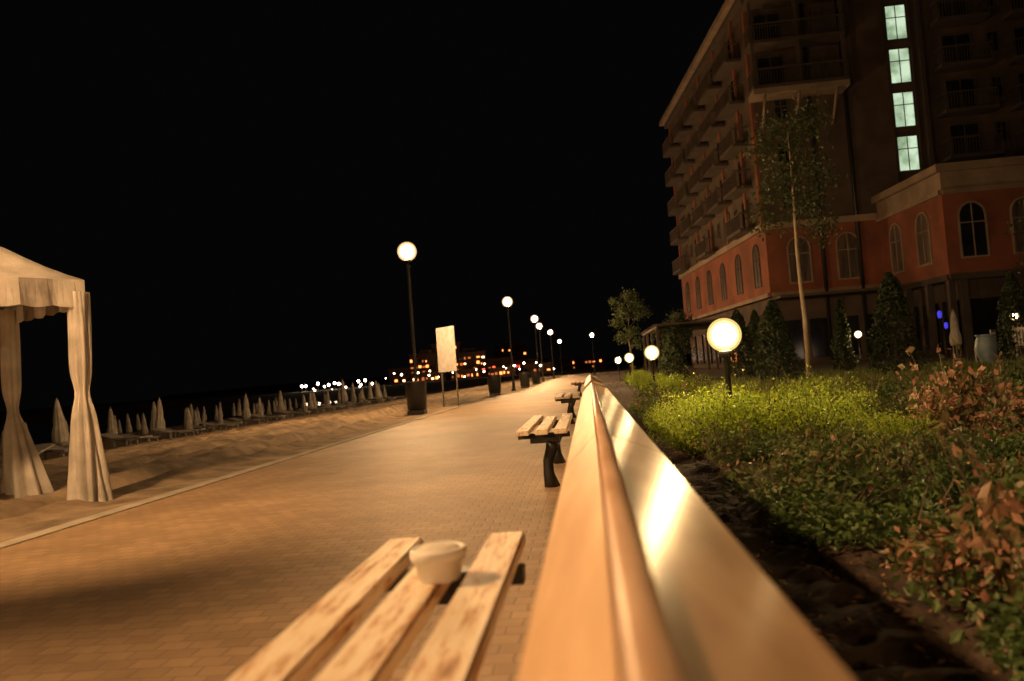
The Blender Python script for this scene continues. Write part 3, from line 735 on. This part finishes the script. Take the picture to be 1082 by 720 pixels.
specs=[(-60,249,7,4.5,.5),(-52,246,8,8.5,.6),(-45,252,9,11.5,.6),(-37,248,10,8,.6),(-29,255,10,5.5,.6),(-21,262,10,4.5,.6),(-48,235,10,2.6,.9),(-37,238,9,2.6,.9),(-26,240,8,2.4,.9),(-16,250,9,2.8,.8),(-31,330,12,12,.3),(-8,300,10,4.5,.6),(2,310,10,4,.5)]
for i,(x,y,w,h,l) in enumerate(specs): far_building(x,y,w,10,h,l,2 if i%3 else 3)
bm=bmesh.new(); lathe(bm,[(.06,0),(.05,3.2)],6); root=empty('shore_lamp'); bm2('pole',bm,M['black'],root)
ball('lamp_globe',.33,3.4,M['lampglow_far'],root,8,6)
meta(root,'small lit lamp on the distant shore','street lamp','lamps along the distant shore'); root.location=(-74,200,-2.0)
for k in range(17):
    copy_thing(root,(-73+k*1.05+random.uniform(-.4,.4),200+random.uniform(-2,4),-2.0+random.uniform(-.3,.3)),0,random.uniform(.6,1.1))
for k in range(20):
    copy_thing(root,(-54+k*2.3+random.uniform(-2,2),205+k*2,gh(-50,205)-1.2+random.uniform(0,3.0)),0,random.uniform(.35,.9))
V=[];F=[]; n=60
for i in range(n+1):
    x=-260+i*12; h=3+5*max(0,noise.noise(Vector((x*.012,0,4)))+.5)*min(1,max(0,(x+260)/200))
    V+=[(x,420,-3),(x,470,h),(x,600,h*.8)]
for i in range(n): 
    for k in range(2): a=i*3+k; F.append((a,a+3,a+4,a+1))
me=bpy.data.meshes.new('hills'); me.from_pydata(V,[],F); o=newobj('hills',me,None,M['soil']); o['kind']='structure'

# ---------------------------------------------------------------- unseen floodlights
def flood(x,y,z,tx,ty,tz,col,p,size=.6,ang=100):  # spots without fixtures, added to wash the walls and trunk with light
    l=bpy.data.lights.new('unseen_floodlight','SPOT'); l.energy=p; l.color=col; l.spot_size=math.radians(ang); l.spot_blend=.9; l.shadow_soft_size=size
    o=bpy.data.objects.new('unseen_floodlight',l); COL.objects.link(o); o.location=(x,y,z)
    o.rotation_euler=(Vector((tx,ty,tz))-Vector((x,y,z))).to_track_quat('-Z','Y').to_euler()
flood(14,37,.6,14.0,50,6,(1,.70,.44),140,ang=95)
flood(3.0,56,.6,10,62,5,(1,.70,.44),45,ang=100)
flood(18,32,.6,21,44,6,(1,.66,.42),120)
flood(5.45,20.9,.15,5.75,21.75,3.0,(1,.80,.50),60,size=.06,ang=34)  # unseen uplight added at the tree base to brighten the trunk

# ---------------------------------------------------------------- world
w=bpy.data.worlds.new('World'); sc.world=w; w.use_nodes=True; nt=w.node_tree
bg=nt.nodes['Background']; sky=nt.nodes.new('ShaderNodeTexSky'); sky.sky_type='NISHITA'; sky.sun_disc=False
sky.sun_elevation=math.radians(-6); sky.sun_rotation=math.radians(200)
mx=nt.nodes.new('ShaderNodeMix'); mx.data_type='RGBA'; mx.inputs[0].default_value=.9
mx.inputs[7].default_value=(.0018,.0015,.0015,1); nt.links.new(mx.outputs[2],bg.inputs[0]); bg.inputs[1].default_value=1.0
mul=nt.nodes.new('ShaderNodeMix'); mul.data_type='RGBA'; mul.blend_type='MULTIPLY'; mul.inputs[0].default_value=1; mul.inputs[7].default_value=(.01,.01,.01,1)
nt.links.new(sky.outputs[0],mul.inputs[6]); nt.links.new(mul.outputs[2],mx.inputs[6])

# ---------------------------------------------------------------- camera
cd=bpy.data.cameras.new('Camera'); cam=bpy.data.objects.new('Camera',cd); COL.objects.link(cam); sc.camera=cam
cd.lens=28; cd.sensor_width=36; cd.clip_start=.05; cd.clip_end=6000
yaw=math.radians(5.35); pit=math.radians(2.3); th=math.radians(4.3)
fw=Vector((-math.sin(yaw)*math.cos(pit),math.cos(yaw)*math.cos(pit),math.sin(pit)))
r0=fw.cross(Vector((0,0,1))).normalized(); u0=r0.cross(fw)
R=math.cos(th)*r0-math.sin(th)*u0; U=math.sin(th)*r0+math.cos(th)*u0
m=Matrix((( R.x,U.x,-fw.x,0),(R.y,U.y,-fw.y,0),(R.z,U.z,-fw.z,RH),(0,0,0,1))); cam.matrix_world=m
cd.dof.use_dof=True; cd.dof.focus_distance=8.0; cd.dof.aperture_fstop=2.4
